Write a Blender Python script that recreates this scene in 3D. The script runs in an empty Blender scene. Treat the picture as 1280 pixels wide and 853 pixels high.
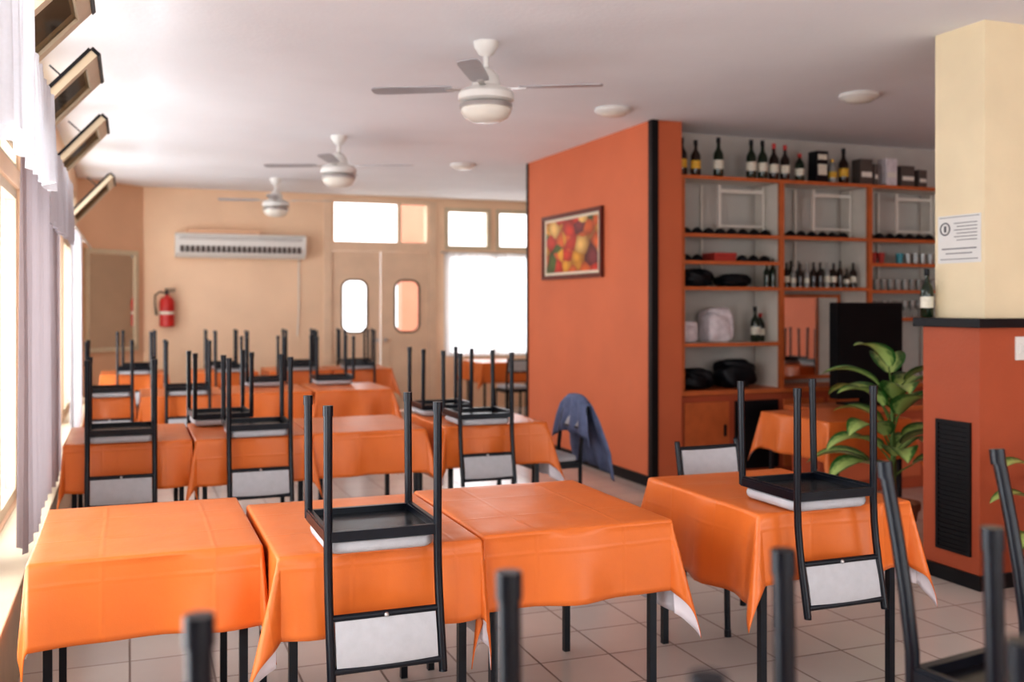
import bpy, bmesh, math, random
from math import sin, cos, pi, sqrt, atan2, radians
from mathutils import Vector, Matrix
random.seed(7)
S = bpy.context.scene
COL = S.collection

# ------------------------------------------------------------------ materials
def mat(name, col, rough=0.5, metal=0.0, var=0.0, vscale=6.0, bump=0.0, bscale=60.0, spec=0.5, coat=0.0, bdist=0.01):
    m = bpy.data.materials.new(name); m.use_nodes = True
    nt = m.node_tree; b = nt.nodes['Principled BSDF']
    b.inputs['Base Color'].default_value = (*col, 1)
    b.inputs['Roughness'].default_value = rough
    b.inputs['Metallic'].default_value = metal
    b.inputs['Specular IOR Level'].default_value = spec
    b.inputs['Coat Weight'].default_value = coat
    tc = nt.nodes.new('ShaderNodeTexCoord')
    if var > 0:
        n = nt.nodes.new('ShaderNodeTexNoise'); n.inputs['Scale'].default_value = vscale
        n.inputs['Detail'].default_value = 4
        nt.links.new(tc.outputs['Object'], n.inputs['Vector'])
        r = nt.nodes.new('ShaderNodeValToRGB')
        r.color_ramp.elements[0].position = 0.3; r.color_ramp.elements[1].position = 0.7
        r.color_ramp.elements[0].color = (*[c*(1-var) for c in col], 1)
        r.color_ramp.elements[1].color = (*[min(1, c*(1+var)) for c in col], 1)
        nt.links.new(n.outputs['Fac'], r.inputs['Fac'])
        nt.links.new(r.outputs['Color'], b.inputs['Base Color'])
    if bump > 0:
        n2 = nt.nodes.new('ShaderNodeTexNoise'); n2.inputs['Scale'].default_value = bscale
        n2.inputs['Detail'].default_value = 3
        nt.links.new(tc.outputs['Object'], n2.inputs['Vector'])
        bp = nt.nodes.new('ShaderNodeBump'); bp.inputs['Strength'].default_value = bump
        bp.inputs['Distance'].default_value = bdist
        nt.links.new(n2.outputs['Fac'], bp.inputs['Height'])
        nt.links.new(bp.outputs['Normal'], b.inputs['Normal'])
    return m

def sheer(name, col, trans=0.5, clear=0.15):
    m = bpy.data.materials.new(name); m.use_nodes = True
    nt = m.node_tree; nt.nodes.clear()
    o = nt.nodes.new('ShaderNodeOutputMaterial')
    d = nt.nodes.new('ShaderNodeBsdfDiffuse'); d.inputs[0].default_value = (*col, 1)
    t = nt.nodes.new('ShaderNodeBsdfTranslucent'); t.inputs[0].default_value = (*col, 1)
    c = nt.nodes.new('ShaderNodeBsdfTransparent')
    m1 = nt.nodes.new('ShaderNodeMixShader'); m1.inputs[0].default_value = trans
    m2 = nt.nodes.new('ShaderNodeMixShader'); m2.inputs[0].default_value = clear
    tc = nt.nodes.new('ShaderNodeTexCoord'); w = nt.nodes.new('ShaderNodeTexNoise'); w.inputs['Scale'].default_value = 90
    nt.links.new(tc.outputs['Object'], w.inputs['Vector'])
    mp = nt.nodes.new('ShaderNodeMapRange'); mp.inputs[3].default_value = clear*0.6; mp.inputs[4].default_value = clear*1.4
    nt.links.new(w.outputs['Fac'], mp.inputs[0]); nt.links.new(mp.outputs[0], m2.inputs[0])
    nt.links.new(d.outputs[0], m1.inputs[1]); nt.links.new(t.outputs[0], m1.inputs[2])
    nt.links.new(m1.outputs[0], m2.inputs[1]); nt.links.new(c.outputs[0], m2.inputs[2])
    nt.links.new(m2.outputs[0], o.inputs[0])
    return m

def glass(name, tint=(1, 1, 1), gl=0.08):
    m = bpy.data.materials.new(name); m.use_nodes = True
    nt = m.node_tree; nt.nodes.clear()
    o = nt.nodes.new('ShaderNodeOutputMaterial')
    t = nt.nodes.new('ShaderNodeBsdfTransparent'); t.inputs[0].default_value = (*tint, 1)
    g = nt.nodes.new('ShaderNodeBsdfGlossy'); g.inputs['Roughness'].default_value = 0.03
    mx = nt.nodes.new('ShaderNodeMixShader'); mx.inputs[0].default_value = gl
    nt.links.new(t.outputs[0], mx.inputs[1]); nt.links.new(g.outputs[0], mx.inputs[2])
    nt.links.new(mx.outputs[0], o.inputs[0])
    return m

def tile_mat():
    m = bpy.data.materials.new('floor_tiles'); m.use_nodes = True
    nt = m.node_tree; b = nt.nodes['Principled BSDF']
    tc = nt.nodes.new('ShaderNodeTexCoord')
    br = nt.nodes.new('ShaderNodeTexBrick'); br.offset = 0.0; br.squash = 1.0
    br.inputs['Scale'].default_value = 1.0
    br.inputs['Brick Width'].default_value = 0.33; br.inputs['Row Height'].default_value = 0.33
    br.inputs['Mortar Size'].default_value = 0.005; br.inputs['Mortar Smooth'].default_value = 0.1
    br.inputs['Color1'].default_value = (0.70, 0.62, 0.56, 1)
    br.inputs['Color2'].default_value = (0.64, 0.56, 0.51, 1)
    br.inputs['Mortar'].default_value = (0.27, 0.20, 0.17, 1)
    nt.links.new(tc.outputs['Object'], br.inputs['Vector'])
    n = nt.nodes.new('ShaderNodeTexNoise'); n.inputs['Scale'].default_value = 5; n.inputs['Detail'].default_value = 5
    nt.links.new(tc.outputs['Object'], n.inputs['Vector'])
    mx = nt.nodes.new('ShaderNodeMix'); mx.data_type = 'RGBA'; mx.blend_type = 'MULTIPLY'; mx.inputs[0].default_value = 0.35
    cr = nt.nodes.new('ShaderNodeValToRGB')
    cr.color_ramp.elements[0].color = (0.75, 0.75, 0.75, 1); cr.color_ramp.elements[1].color = (1, 1, 1, 1)
    nt.links.new(br.outputs['Color'], mx.inputs[6])
    nt.links.new(n.outputs['Fac'], cr.inputs[0]); nt.links.new(cr.outputs[0], mx.inputs[7])
    nt.links.new(mx.outputs[2], b.inputs['Base Color'])
    mr = nt.nodes.new('ShaderNodeMapRange'); mr.inputs[3].default_value = 0.20; mr.inputs[4].default_value = 0.7
    nt.links.new(br.outputs['Fac'], mr.inputs[0]); nt.links.new(mr.outputs[0], b.inputs['Roughness'])
    bp = nt.nodes.new('ShaderNodeBump'); bp.inputs['Strength'].default_value = 0.4; bp.inputs['Distance'].default_value = 0.003; bp.invert = True
    nt.links.new(br.outputs['Fac'], bp.inputs['Height']); nt.links.new(bp.outputs[0], b.inputs['Normal'])
    return m

def painting_mat():
    m = bpy.data.materials.new('painting_canvas'); m.use_nodes = True
    nt = m.node_tree; b = nt.nodes['Principled BSDF']; b.inputs['Roughness'].default_value = 0.35
    tc = nt.nodes.new('ShaderNodeTexCoord')
    n = nt.nodes.new('ShaderNodeTexNoise'); n.inputs['Scale'].default_value = 3
    nt.links.new(tc.outputs['Object'], n.inputs['Vector'])
    mx = nt.nodes.new('ShaderNodeMix'); mx.data_type = 'VECTOR'; mx.inputs[0].default_value = 0.12
    nt.links.new(tc.outputs['Object'], mx.inputs[4]); nt.links.new(n.outputs['Color'], mx.inputs[5])
    mpv = nt.nodes.new('ShaderNodeMapping'); mpv.inputs['Scale'].default_value = (1, 0.62, 1); mpv.inputs['Location'].default_value = (0.1, 0.75, 0.35)
    nt.links.new(mx.outputs[1], mpv.inputs[0])
    v = nt.nodes.new('ShaderNodeTexVoronoi'); v.inputs['Scale'].default_value = 8.5
    nt.links.new(mpv.outputs[0], v.inputs['Vector'])
    sp = nt.nodes.new('ShaderNodeSeparateColor'); nt.links.new(v.outputs['Color'], sp.inputs[0])
    r = nt.nodes.new('ShaderNodeValToRGB'); r.color_ramp.interpolation = 'CONSTANT'
    cols = [(0.0, (0.62, 0.04, 0.02)), (0.22, (0.88, 0.42, 0.04)), (0.42, (0.82, 0.16, 0.03)), (0.58, (0.10, 0.16, 0.04)),
            (0.68, (0.85, 0.52, 0.16)), (0.80, (0.20, 0.03, 0.04))]
    e = r.color_ramp.elements
    e[0].position = 0; e[0].color = (*cols[0][1], 1); e[1].position = cols[1][0]; e[1].color = (*cols[1][1], 1)
    for p, c in cols[2:]:
        k = e.new(p); k.color = (*c, 1)
    nt.links.new(sp.outputs[0], r.inputs[0])
    r2 = nt.nodes.new('ShaderNodeValToRGB'); r2.color_ramp.elements[0].color = (1, 1, 1, 1); r2.color_ramp.elements[1].color = (0.25, 0.15, 0.12, 1)
    r2.color_ramp.elements[0].position = 0.2; r2.color_ramp.elements[1].position = 0.85
    nt.links.new(v.outputs['Distance'], r2.inputs[0])
    m2 = nt.nodes.new('ShaderNodeMix'); m2.data_type = 'RGBA'; m2.blend_type = 'MULTIPLY'; m2.inputs[0].default_value = 0.9
    nt.links.new(r.outputs[0], m2.inputs[6]); nt.links.new(r2.outputs[0], m2.inputs[7])
    nt.links.new(m2.outputs[2], b.inputs['Base Color'])
    return m

def leaf_mat():
    m = bpy.data.materials.new('variegated_leaf'); m.use_nodes = True
    nt = m.node_tree; b = nt.nodes['Principled BSDF']; b.inputs['Roughness'].default_value = 0.35
    uv = nt.nodes.new('ShaderNodeUVMap'); sx = nt.nodes.new('ShaderNodeSeparateXYZ')
    nt.links.new(uv.outputs[0], sx.inputs[0])
    n = nt.nodes.new('ShaderNodeTexNoise'); n.inputs['Scale'].default_value = 9; n.inputs['Detail'].default_value = 4
    nt.links.new(uv.outputs[0], n.inputs['Vector'])
    s1 = nt.nodes.new('ShaderNodeMath'); s1.operation = 'SUBTRACT'; s1.inputs[1].default_value = 0.5
    a = nt.nodes.new('ShaderNodeMath'); a.operation = 'ABSOLUTE'
    nt.links.new(sx.outputs[0], s1.inputs[0]); nt.links.new(s1.outputs[0], a.inputs[0])
    ad = nt.nodes.new('ShaderNodeMath'); ad.operation = 'MULTIPLY_ADD'; ad.inputs[1].default_value = 0.45
    nt.links.new(n.outputs['Fac'], ad.inputs[0]); nt.links.new(a.outputs[0], ad.inputs[2])
    r = nt.nodes.new('ShaderNodeValToRGB')
    r.color_ramp.elements[0].position = 0.42; r.color_ramp.elements[0].color = (0.45, 0.58, 0.20, 1)
    r.color_ramp.elements[1].position = 0.62; r.color_ramp.elements[1].color = (0.03, 0.13, 0.025, 1)
    nt.links.new(ad.outputs[0], r.inputs[0]); nt.links.new(r.outputs[0], b.inputs['Base Color'])
    return m

def cloth_mat():
    m = mat('orange_tablecloth', (0.68, 0.170, 0.033), 0.34, var=0.05, vscale=4, spec=0.45)
    nt = m.node_tree; b = nt.nodes['Principled BSDF']; tc = nt.nodes.new('ShaderNodeTexCoord')
    L = nt.links.new
    n1 = nt.nodes.new('ShaderNodeTexNoise'); n1.inputs['Scale'].default_value = 3.0; n1.inputs['Detail'].default_value = 1.5; n1.inputs['Distortion'].default_value = 0.4
    n2 = nt.nodes.new('ShaderNodeTexNoise'); n2.inputs['Scale'].default_value = 260
    n3 = nt.nodes.new('ShaderNodeTexNoise'); n3.inputs['Scale'].default_value = 13; n3.inputs['Detail'].default_value = 3
    for n in (n1, n2, n3): L(tc.outputs['Object'], n.inputs['Vector'])
    # ironed-in fold creases (UV is in metres across the sheet)
    uv = nt.nodes.new('ShaderNodeUVMap'); sx = nt.nodes.new('ShaderNodeSeparateXYZ')
    wob = nt.nodes.new('ShaderNodeMix'); wob.data_type = 'VECTOR'; wob.inputs[0].default_value = 0.012
    L(uv.outputs[0], wob.inputs[4]); L(n1.outputs['Color'], wob.inputs[5]); L(wob.outputs[1], sx.inputs[0])
    hs = []
    for k in (0, 1):
        pp = nt.nodes.new('ShaderNodeMath'); pp.operation = 'PINGPONG'; pp.inputs[1].default_value = 0.17
        mr = nt.nodes.new('ShaderNodeMapRange'); mr.interpolation_type = 'SMOOTHSTEP'
        mr.inputs[1].default_value = 0.0; mr.inputs[2].default_value = 0.012; mr.inputs[3].default_value = 1.0; mr.inputs[4].default_value = 0.0
        L(sx.outputs[k], pp.inputs[0]); L(pp.outputs[0], mr.inputs[0]); hs.append(mr)
    mxm = nt.nodes.new('ShaderNodeMath'); mxm.operation = 'MAXIMUM'; L(hs[0].outputs[0], mxm.inputs[0]); L(hs[1].outputs[0], mxm.inputs[1])
    prev = None
    for src, st, di in [(n1.outputs['Fac'], 0.35, 0.025), (n3.outputs['Fac'], 0.22, 0.006), (mxm.outputs[0], 0.35, 0.0022), (n2.outputs['Fac'], 0.12, 0.002)]:
        bp = nt.nodes.new('ShaderNodeBump'); bp.inputs['Strength'].default_value = st; bp.inputs['Distance'].default_value = di
        L(src, bp.inputs['Height'])
        if prev: L(prev.outputs[0], bp.inputs['Normal'])
        prev = bp
    L(prev.outputs[0], b.inputs['Normal'])
    return m

M = {}
M['cream'] = mat('cream_wall_paint', (0.86, 0.62, 0.43), 0.75, var=0.05, vscale=1.5, bump=0.1, bscale=40)
M['tan'] = mat('tan_wall_paint', (0.76, 0.48, 0.31), 0.75, var=0.05, vscale=1.5, bump=0.1)
M['colcream'] = mat('cream_column_paint', (0.78, 0.66, 0.45), 0.6, var=0.04, vscale=3, bump=0.1)
M['orange_wall'] = mat('terracotta_wall_paint', (0.60, 0.160, 0.068), 0.65, var=0.05, vscale=2, bump=0.12)
M['darkorange'] = mat('dark_terracotta_paint', (0.42, 0.090, 0.035), 0.55, var=0.06, vscale=3, bump=0.1)
M['ceil'] = mat('ceiling_plaster', (0.82, 0.82, 0.84), 0.9, var=0.03, vscale=1.2, bump=0.2, bscale=30)
M['floor'] = tile_mat()
M['black'] = mat('black_trim', (0.006, 0.006, 0.008), 0.45, var=0.2, vscale=20, spec=0.3)
M['steel'] = mat('black_painted_steel', (0.003, 0.005, 0.010), 0.28, 0.0, var=0.25, vscale=30, spec=0.35)
M['board'] = mat('black_seat_board', (0.004, 0.005, 0.008), 0.25, var=0.3, vscale=12, spec=0.35)
M['matteblack'] = mat('matte_black_plastic', (0.004, 0.004, 0.005), 0.6, var=0.2, spec=0.2)
M['vinyl'] = mat('grey_white_vinyl', (0.46, 0.46, 0.48), 0.55, var=0.05, vscale=25, bump=0.12, bscale=120)
M['screw'] = mat('zinc_screw', (0.6, 0.6, 0.6), 0.35, 1.0, var=0.1)
M['cloth'] = cloth_mat()
M['clothback'] = mat('tablecloth_white_backing', (0.80, 0.74, 0.78), 0.8, var=0.04)
M['wood'] = mat('dark_table_wood', (0.10, 0.05, 0.03), 0.5, var=0.2, vscale=12)
M['shelfwood'] = mat('orange_shelf_wood', (0.52, 0.14, 0.04), 0.45, var=0.12, vscale=9)
M['shelfwhite'] = mat('white_shelf_panel', (0.76, 0.71, 0.64), 0.6, var=0.05)
M['barwall'] = mat('grey_bar_wall', (0.54, 0.51, 0.47), 0.7, var=0.06, vscale=3, bump=0.1)
M['frame'] = mat('cream_frame_paint', (0.62, 0.51, 0.36), 0.5, var=0.05)
M['door'] = mat('cream_door_paint', (0.80, 0.59, 0.42), 0.5, var=0.05, vscale=4)
M['whitepl'] = mat('white_plastic', (0.74, 0.72, 0.68), 0.4, var=0.03)
M['acgrey'] = mat('ac_grille', (0.10, 0.08, 0.07), 0.5, var=0.1)
M['metal'] = mat('brushed_metal', (0.55, 0.52, 0.5), 0.3, 0.8, var=0.1)
M['globe'] = mat('frosted_globe', (0.78, 0.74, 0.66), 0.25, var=0.03)
M['blade'] = mat('fan_blade', (0.38, 0.38, 0.40), 0.4, var=0.08)
M['red'] = mat('red_enamel', (0.50, 0.02, 0.015), 0.3, var=0.1)
M['mirror'] = mat('mirror_glass', (0.85, 0.83, 0.8), 0.02, 1.0, var=0.01)
M['glass'] = glass('window_glass')
M['smoke'] = glass('smoked_glass', (0.80, 0.74, 0.66), 0.12)
M['sheer'] = sheer('white_sheer_fabric', (0.68, 0.68, 0.72), 0.26, 0.10)
M['bsheer'] = sheer('white_curtain_fabric', (0.86, 0.86, 0.90), 0.50, 0.25)
M['mauve'] = sheer('mauve_curtain_fabric', (0.40, 0.34, 0.35), 0.26, 0.03)
M['green'] = mat('green_bottle_glass', (0.008, 0.02, 0.008), 0.08, spec=0.6, var=0.3)
M['brown'] = mat('brown_bottle_glass', (0.02, 0.008, 0.004), 0.08, spec=0.6, var=0.3)
M['clearb'] = mat('pale_glass', (0.30, 0.30, 0.28), 0.08, spec=0.8, var=0.2)
M['labelw'] = mat('white_label', (0.7, 0.66, 0.55), 0.6, var=0.1, vscale=40)
M['matboard'] = mat('picture_mat_board', (0.70, 0.60, 0.46), 0.7, var=0.03)
M['labely'] = mat('yellow_label', (0.7, 0.42, 0.05), 0.6, var=0.1, vscale=40)
M['labelr'] = mat('red_label', (0.42, 0.04, 0.03), 0.6, var=0.1, vscale=40)
M['gold'] = mat('gold_foil', (0.7, 0.45, 0.12), 0.3, 0.8, var=0.1)
M['cyan'] = mat('cyan_plastic', (0.05, 0.30, 0.36), 0.4, var=0.1)
M['denim'] = mat('blue_denim_fabric', (0.125, 0.155, 0.26), 0.85, var=0.2, vscale=14, bump=0.4, bscale=40)
M['paper'] = mat('printed_paper', (0.72, 0.71, 0.68), 0.7, var=0.03)
M['ink'] = mat('dark_ink', (0.10, 0.10, 0.11), 0.7, var=0.1)
M['bag'] = mat('pale_bag_plastic', (0.66, 0.60, 0.62), 0.45, var=0.15, vscale=18, bump=0.8, bscale=22)
M['blackbag'] = mat('black_bag_plastic', (0.006, 0.007, 0.010), 0.4, var=0.3, vscale=18, bump=0.6, bscale=30, spec=0.3)
M['pot'] = mat('terracotta_pot', (0.35, 0.12, 0.06), 0.7, var=0.1)
M['soil'] = mat('potting_soil', (0.03, 0.02, 0.012), 0.95, var=0.3, vscale=40, bump=0.8)
M['stem'] = mat('green_stem', (0.12, 0.2, 0.05), 0.5, var=0.2)
M['leaf'] = leaf_mat()
M['painting'] = painting_mat()
M['pframe'] = mat('dark_red_frame', (0.12, 0.02, 0.012), 0.35, var=0.2, vscale=20)
M['salmon'] = mat('salmon_exterior_paint', (0.60, 0.26, 0.18), 0.8, var=0.06, vscale=2)
M['ground'] = mat('exterior_paving', (0.6, 0.57, 0.52), 0.8, var=0.1, vscale=2)

# ------------------------------------------------------------------ helpers
def finish(name, bm, mats, smooth=False, bevel=0.0, angle=40, parent=None, recalc=True):
    if recalc: bmesh.ops.recalc_face_normals(bm, faces=bm.faces)
    me = bpy.data.meshes.new(name); bm.to_mesh(me); bm.free()
    for k in mats: me.materials.append(M[k])
    if smooth:
        for p in me.polygons: p.use_smooth = True
        try: me.set_sharp_from_angle(angle=radians(angle))
        except Exception: pass
    o = bpy.data.objects.new(name, me); COL.objects.link(o)
    if bevel > 0:
        b = o.modifiers.new('bevel', 'BEVEL'); b.width = bevel; b.segments = 2; b.limit_method = 'ANGLE'
    if parent: o.parent = parent
    return o

def box(bm, x0, x1, y0, y1, z0, z1, mi=0, mx=None):
    vs = [bm.verts.new(v) for v in [(x0,y0,z0),(x1,y0,z0),(x1,y1,z0),(x0,y1,z0),(x0,y0,z1),(x1,y0,z1),(x1,y1,z1),(x0,y1,z1)]]
    if mx is not None:
        for v in vs: v.co = mx @ v.co
    for f in [(0,3,2,1),(4,5,6,7),(0,1,5,4),(1,2,6,5),(2,3,7,6),(3,0,4,7)]:
        fc = bm.faces.new([vs[i] for i in f]); fc.material_index = mi

def tube(bm, pts, r, seg=10, mi=0, caps=True):
    pts = [Vector(p) for p in pts]
    rs = r if isinstance(r, (list, tuple)) else [r]*len(pts)
    rings = []; prev = None
    for i, p in enumerate(pts):
        t = (pts[min(i+1, len(pts)-1)] - pts[max(i-1, 0)]).normalized()
        if prev is None:
            a = Vector((1, 0, 0)) if abs(t.x) < 0.9 else Vector((0, 1, 0))
            u = t.cross(a).normalized()
        else:
            u = (prev - t*prev.dot(t)).normalized()
        prev = u; w = t.cross(u)
        rings.append([bm.verts.new(p + (u*cos(2*pi*k/seg) + w*sin(2*pi*k/seg))*rs[i]) for k in range(seg)])
    for a, b in zip(rings[:-1], rings[1:]):
        for k in range(seg):
            f = bm.faces.new([a[k], a[(k+1) % seg], b[(k+1) % seg], b[k]]); f.material_index = mi
    if caps:
        f = bm.faces.new(rings[0][::-1]); f.material_index = mi
        f = bm.faces.new(rings[-1]); f.material_index = mi

def lathe(bm, prof, c=(0, 0, 0), seg=24, mi=0):
    rings = []
    for r, z in prof:
        if r < 1e-5: rings.append([bm.verts.new((c[0], c[1], c[2]+z))])
        else: rings.append([bm.verts.new((c[0]+r*cos(2*pi*k/seg), c[1]+r*sin(2*pi*k/seg), c[2]+z)) for k in range(seg)])
    for a, b in zip(rings[:-1], rings[1:]):
        for k in range(seg):
            k2 = (k+1) % seg
            if len(a) == 1 and len(b) == 1: continue
            if len(a) == 1: f = bm.faces.new([a[0], b[k2], b[k]])
            elif len(b) == 1: f = bm.faces.new([a[k], a[k2], b[0]])
            else: f = bm.faces.new([a[k], a[k2], b[k2], b[k]])
            f.material_index = mi

def wall_cells(name, axis, c0, c1, a0, a1, z0, z1, openings, mk):
    A = sorted({a0, a1, *[o[0] for o in openings], *[o[1] for o in openings]})
    Z = sorted({z0, z1, *[o[2] for o in openings], *[o[3] for o in openings]})
    bm = bmesh.new()
    for i in range(len(A)-1):
        for j in range(len(Z)-1):
            am = (A[i]+A[i+1])/2; zm = (Z[j]+Z[j+1])/2
            if any(o[0] < am < o[1] and o[2] < zm < o[3] for o in openings): continue
            if axis == 'x': box(bm, A[i], A[i+1], c0, c1, Z[j], Z[j+1])
            else: box(bm, c0, c1, A[i], A[i+1], Z[j], Z[j+1])
    bmesh.ops.remove_doubles(bm, verts=bm.verts, dist=1e-5)
    seen = {}
    bm.verts.index_update()
    for f in list(bm.faces):
        k = tuple(sorted(v.index for v in f.verts)); seen.setdefault(k, []).append(f)
    dl = [f for l in seen.values() if len(l) > 1 for f in l]
    bmesh.ops.delete(bm, geom=dl, context='FACES_ONLY')
    return finish(name, bm, [mk])

CEIL = 3.10
XW = -0.60
YB = 14.05
XR = 9.0
YF = -3.0

# ------------------------------------------------------------------ room shell
bm = bmesh.new(); box(bm, XW-0.2, XR+0.2, YF-0.2, YB+0.2, -0.1, 0.0); finish('floor', bm, ['floor'])
bm = bmesh.new(); box(bm, XW-0.2, XR+0.2, YF-0.2, YB+0.2, CEIL, CEIL+0.15); finish('ceiling', bm, ['ceil'])

winY = [(-2.7+1.9*k, -1.1+1.9*k) for k in range(8)] + [(12.5, 13.1)]
ops = []
for a, b in winY:
    ops.append((a, b, 0.42, 2.22)); ops.append((a, b, 2.32, 2.86))
wall_cells('wall_left', 'y', XW-0.15, XW, YF, YB+0.15, 0, CEIL, ops, 'cream')

bops = [(2.61, 4.14, 0.0, 2.36), (2.70, 4.06, 2.44, 3.0), (4.36, 5.02, 2.38, 2.94), (5.16, 5.86, 2.38, 2.94), (4.38, 5.86, 0.80, 2.28)]
wall_cells('wall_back', 'x', YB, YB+0.15, XW-0.0, XR, 0, CEIL, bops, 'cream')
wall_cells('wall_right', 'y', XR, XR+0.15, YF, 7.9, 0, CEIL, [], 'orange_wall')
wall_cells('wall_right_back', 'y', XR, XR+0.15, 7.9, YB, 0, CEIL, [], 'cream')
wall_cells('wall_front', 'x', YF-0.15, YF, XW, XR, 0, CEIL, [(0.2, 3.4, 0.5, 2.6), (4.2, 7.6, 0.5, 2.6)], 'cream')
bm = bmesh.new()
p0 = Vector((0.17, YB)); p1 = Vector((XW, 13.30))
vs = [(p1.x, p1.y), (p0.x, p0.y), (XW, YB)]
lo = [bm.verts.new((x, y, 0)) for x, y in vs]; hi = [bm.verts.new((x, y, CEIL)) for x, y in vs]
bm.faces.new(lo[::-1]); bm.faces.new(hi)
for i in range(3): bm.faces.new([lo[i], lo[(i+1) % 3], hi[(i+1) % 3], hi[i]])
finish('wall_corner', bm, ['tan'])

bm = bmesh.new(); box(bm, XW, XW+0.17, YF, 13.2, 0, 0.38, 0); box(bm, XW, XW+0.19, YF, 13.2, 0.38, 0.42, 0)
finish('trim_window_ledge', bm, ['frame'], bevel=0.006)

n = 0
for a, b in winY:
    n += 1
    bm = bmesh.new()
    x0, x1 = XW-0.10, XW-0.02
    def rectframe(y0, y1, z0, z1, t, x0=x0, x1=x1):
        box(bm, x0, x1, y0, y0+t, z0, z1); box(bm, x0, x1, y1-t, y1, z0, z1)
        box(bm, x0, x1, y0+t, y1-t, z0, z0+t); box(bm, x0, x1, y0+t, y1-t, z1-t, z1)
    rectframe(a, b, 0.42, 2.22, 0.06)
    rectframe(a, b, 2.32, 2.86, 0.04)
    mid = (a+b)/2
    box(bm, x0, x1, mid-0.035, mid+0.035, 0.48, 2.16); box(bm, x0, x1, mid-0.025, mid+0.025, 2.36, 2.82)
    box(bm, XW-0.075, XW-0.07, a+0.06, mid-0.035, 0.48, 2.16, 1); box(bm, XW-0.075, XW-0.07, mid+0.035, b-0.06, 0.48, 2.16, 1)
    finish('window_%d' % n, bm, ['frame', 'glass'])

# inward-tilted transom sashes
def sash(y0, y1, ang=42, ln=0.58):
    bm = bmesh.new(); w = y1-y0; t = 0.07
    def b2(*a, mi=0): box(bm, *a, mi)
    b2(-0.018, 0.018, 0, w, 0, t); b2(-0.018, 0.018, 0, w, ln-t, ln)
    b2(-0.018, 0.018, 0, t, t, ln-t); b2(-0.018, 0.018, w-t, w, t, ln-t)
    b2(-0.004, 0.004, t, w-t, t, ln-t, mi=1)
    b2(-0.024, 0.024, -0.004, w+0.004, ln, ln+0.018, mi=2)
    b2(-0.034, -0.018, -0.006, w+0.006, 0, ln, mi=2)
    b2(-0.036, -0.034, 0.05, w-0.05, t, ln-t, mi=0)
    tube(bm, [(-0.025, w-0.02, ln*0.8), (-0.22, w-0.02, ln*0.80)], 0.005, 6, 2)
    o = finish('transom_window_sash', bm, ['frame', 'smoke', 'black'])
    o.location = (XW+0.050, y0, 2.34); o.rotation_euler = (0, radians(ang), 0)
for y0, y1 in [(3.85, 4.50), (5.25, 5.9), (7.05, 7.65), (10.2, 11.0)]:
    sash(y0, y1)

# ------------------------------------------------------------------ curtains
def curtain(name, mk, x, y0, y1, z0, z1, amp, waves, zj=0.0, along='y'):
    bm = bmesh.new(); N = int(waves*10); K = 14; rows = []
    ph = random.random()*6
    for j in range(K+1):
        fz = j/K; row = []
        for i in range(N+1):
            f = i/N
            A = amp*(0.55+0.45*(1-fz))*(0.7+0.3*sin(f*9+ph))
            off = A*sin(2*pi*waves*f + 0.5*sin(3*fz+f*7)) + 0.25*A*sin(2*pi*waves*2.3*f+ph)
            a = y0 + (y1-y0)*f + 0.01*sin(4*pi*waves*f)
            z = z0+(z1-z0)*fz + (zj*sin(2*pi*waves*0.5*f+ph) if j == 0 else 0)
            row.append(bm.verts.new((x+off, a, z) if along == 'y' else (a, x+off, z)))
        rows.append(row)
    for j in range(K):
        for i in range(N):
            bm.faces.new([rows[j][i], rows[j][i+1], rows[j+1][i+1], rows[j+1][i]])
    return finish(name, bm, [mk], smooth=True, angle=180)
curtain('window_valance', 'sheer', -0.31, 1.6, 3.78, 2.02, 2.84, 0.034, 13, zj=0.012)
curtain('window_valance', 'sheer', -0.31, 3.80, 4.65, 2.03, 2.42, 0.030, 6, zj=0.012)
curtain('window_valance', 'sheer', -0.34, 5.0, 6.9, 1.93, 2.30, 0.025, 12, zj=0.012)
curtain('window_curtain', 'mauve', -0.435, 4.75, 7.2, 0.47, 2.20, 0.030, 12)
curtain('window_curtain', 'sheer', -0.435, 8.6, 10.4, 0.47, 2.18, 0.03, 11)
curtain('window_curtain', 'mauve', -0.435, -1.0, 1.0, 0.47, 2.18, 0.03, 10)
curtain('back_window_curtain', 'bsheer', YB-0.07, 4.30, 5.95, 0.78, 2.29, 0.020, 14, along='x')
bm = bmesh.new(); tube(bm, [(4.25, YB-0.07, 2.305), (6.0, YB-0.07, 2.305)], 0.012, 8)
for x in (4.3, 5.95): tube(bm, [(x, YB-0.07, 2.305), (x, YB, 2.305)], 0.008, 6)
finish('curtain_rod', bm, ['metal'])
bm = bmesh.new(); tube(bm, [(-0.435, 1.5, 2.215), (-0.435, 13.0, 2.215)], 0.010, 8)
for y in (1.6, 4.0, 7.8, 11.6): tube(bm, [(-0.435, y, 2.215), (XW, y, 2.26)], 0.007, 6)
finish('curtain_rod', bm, ['metal'])

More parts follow.
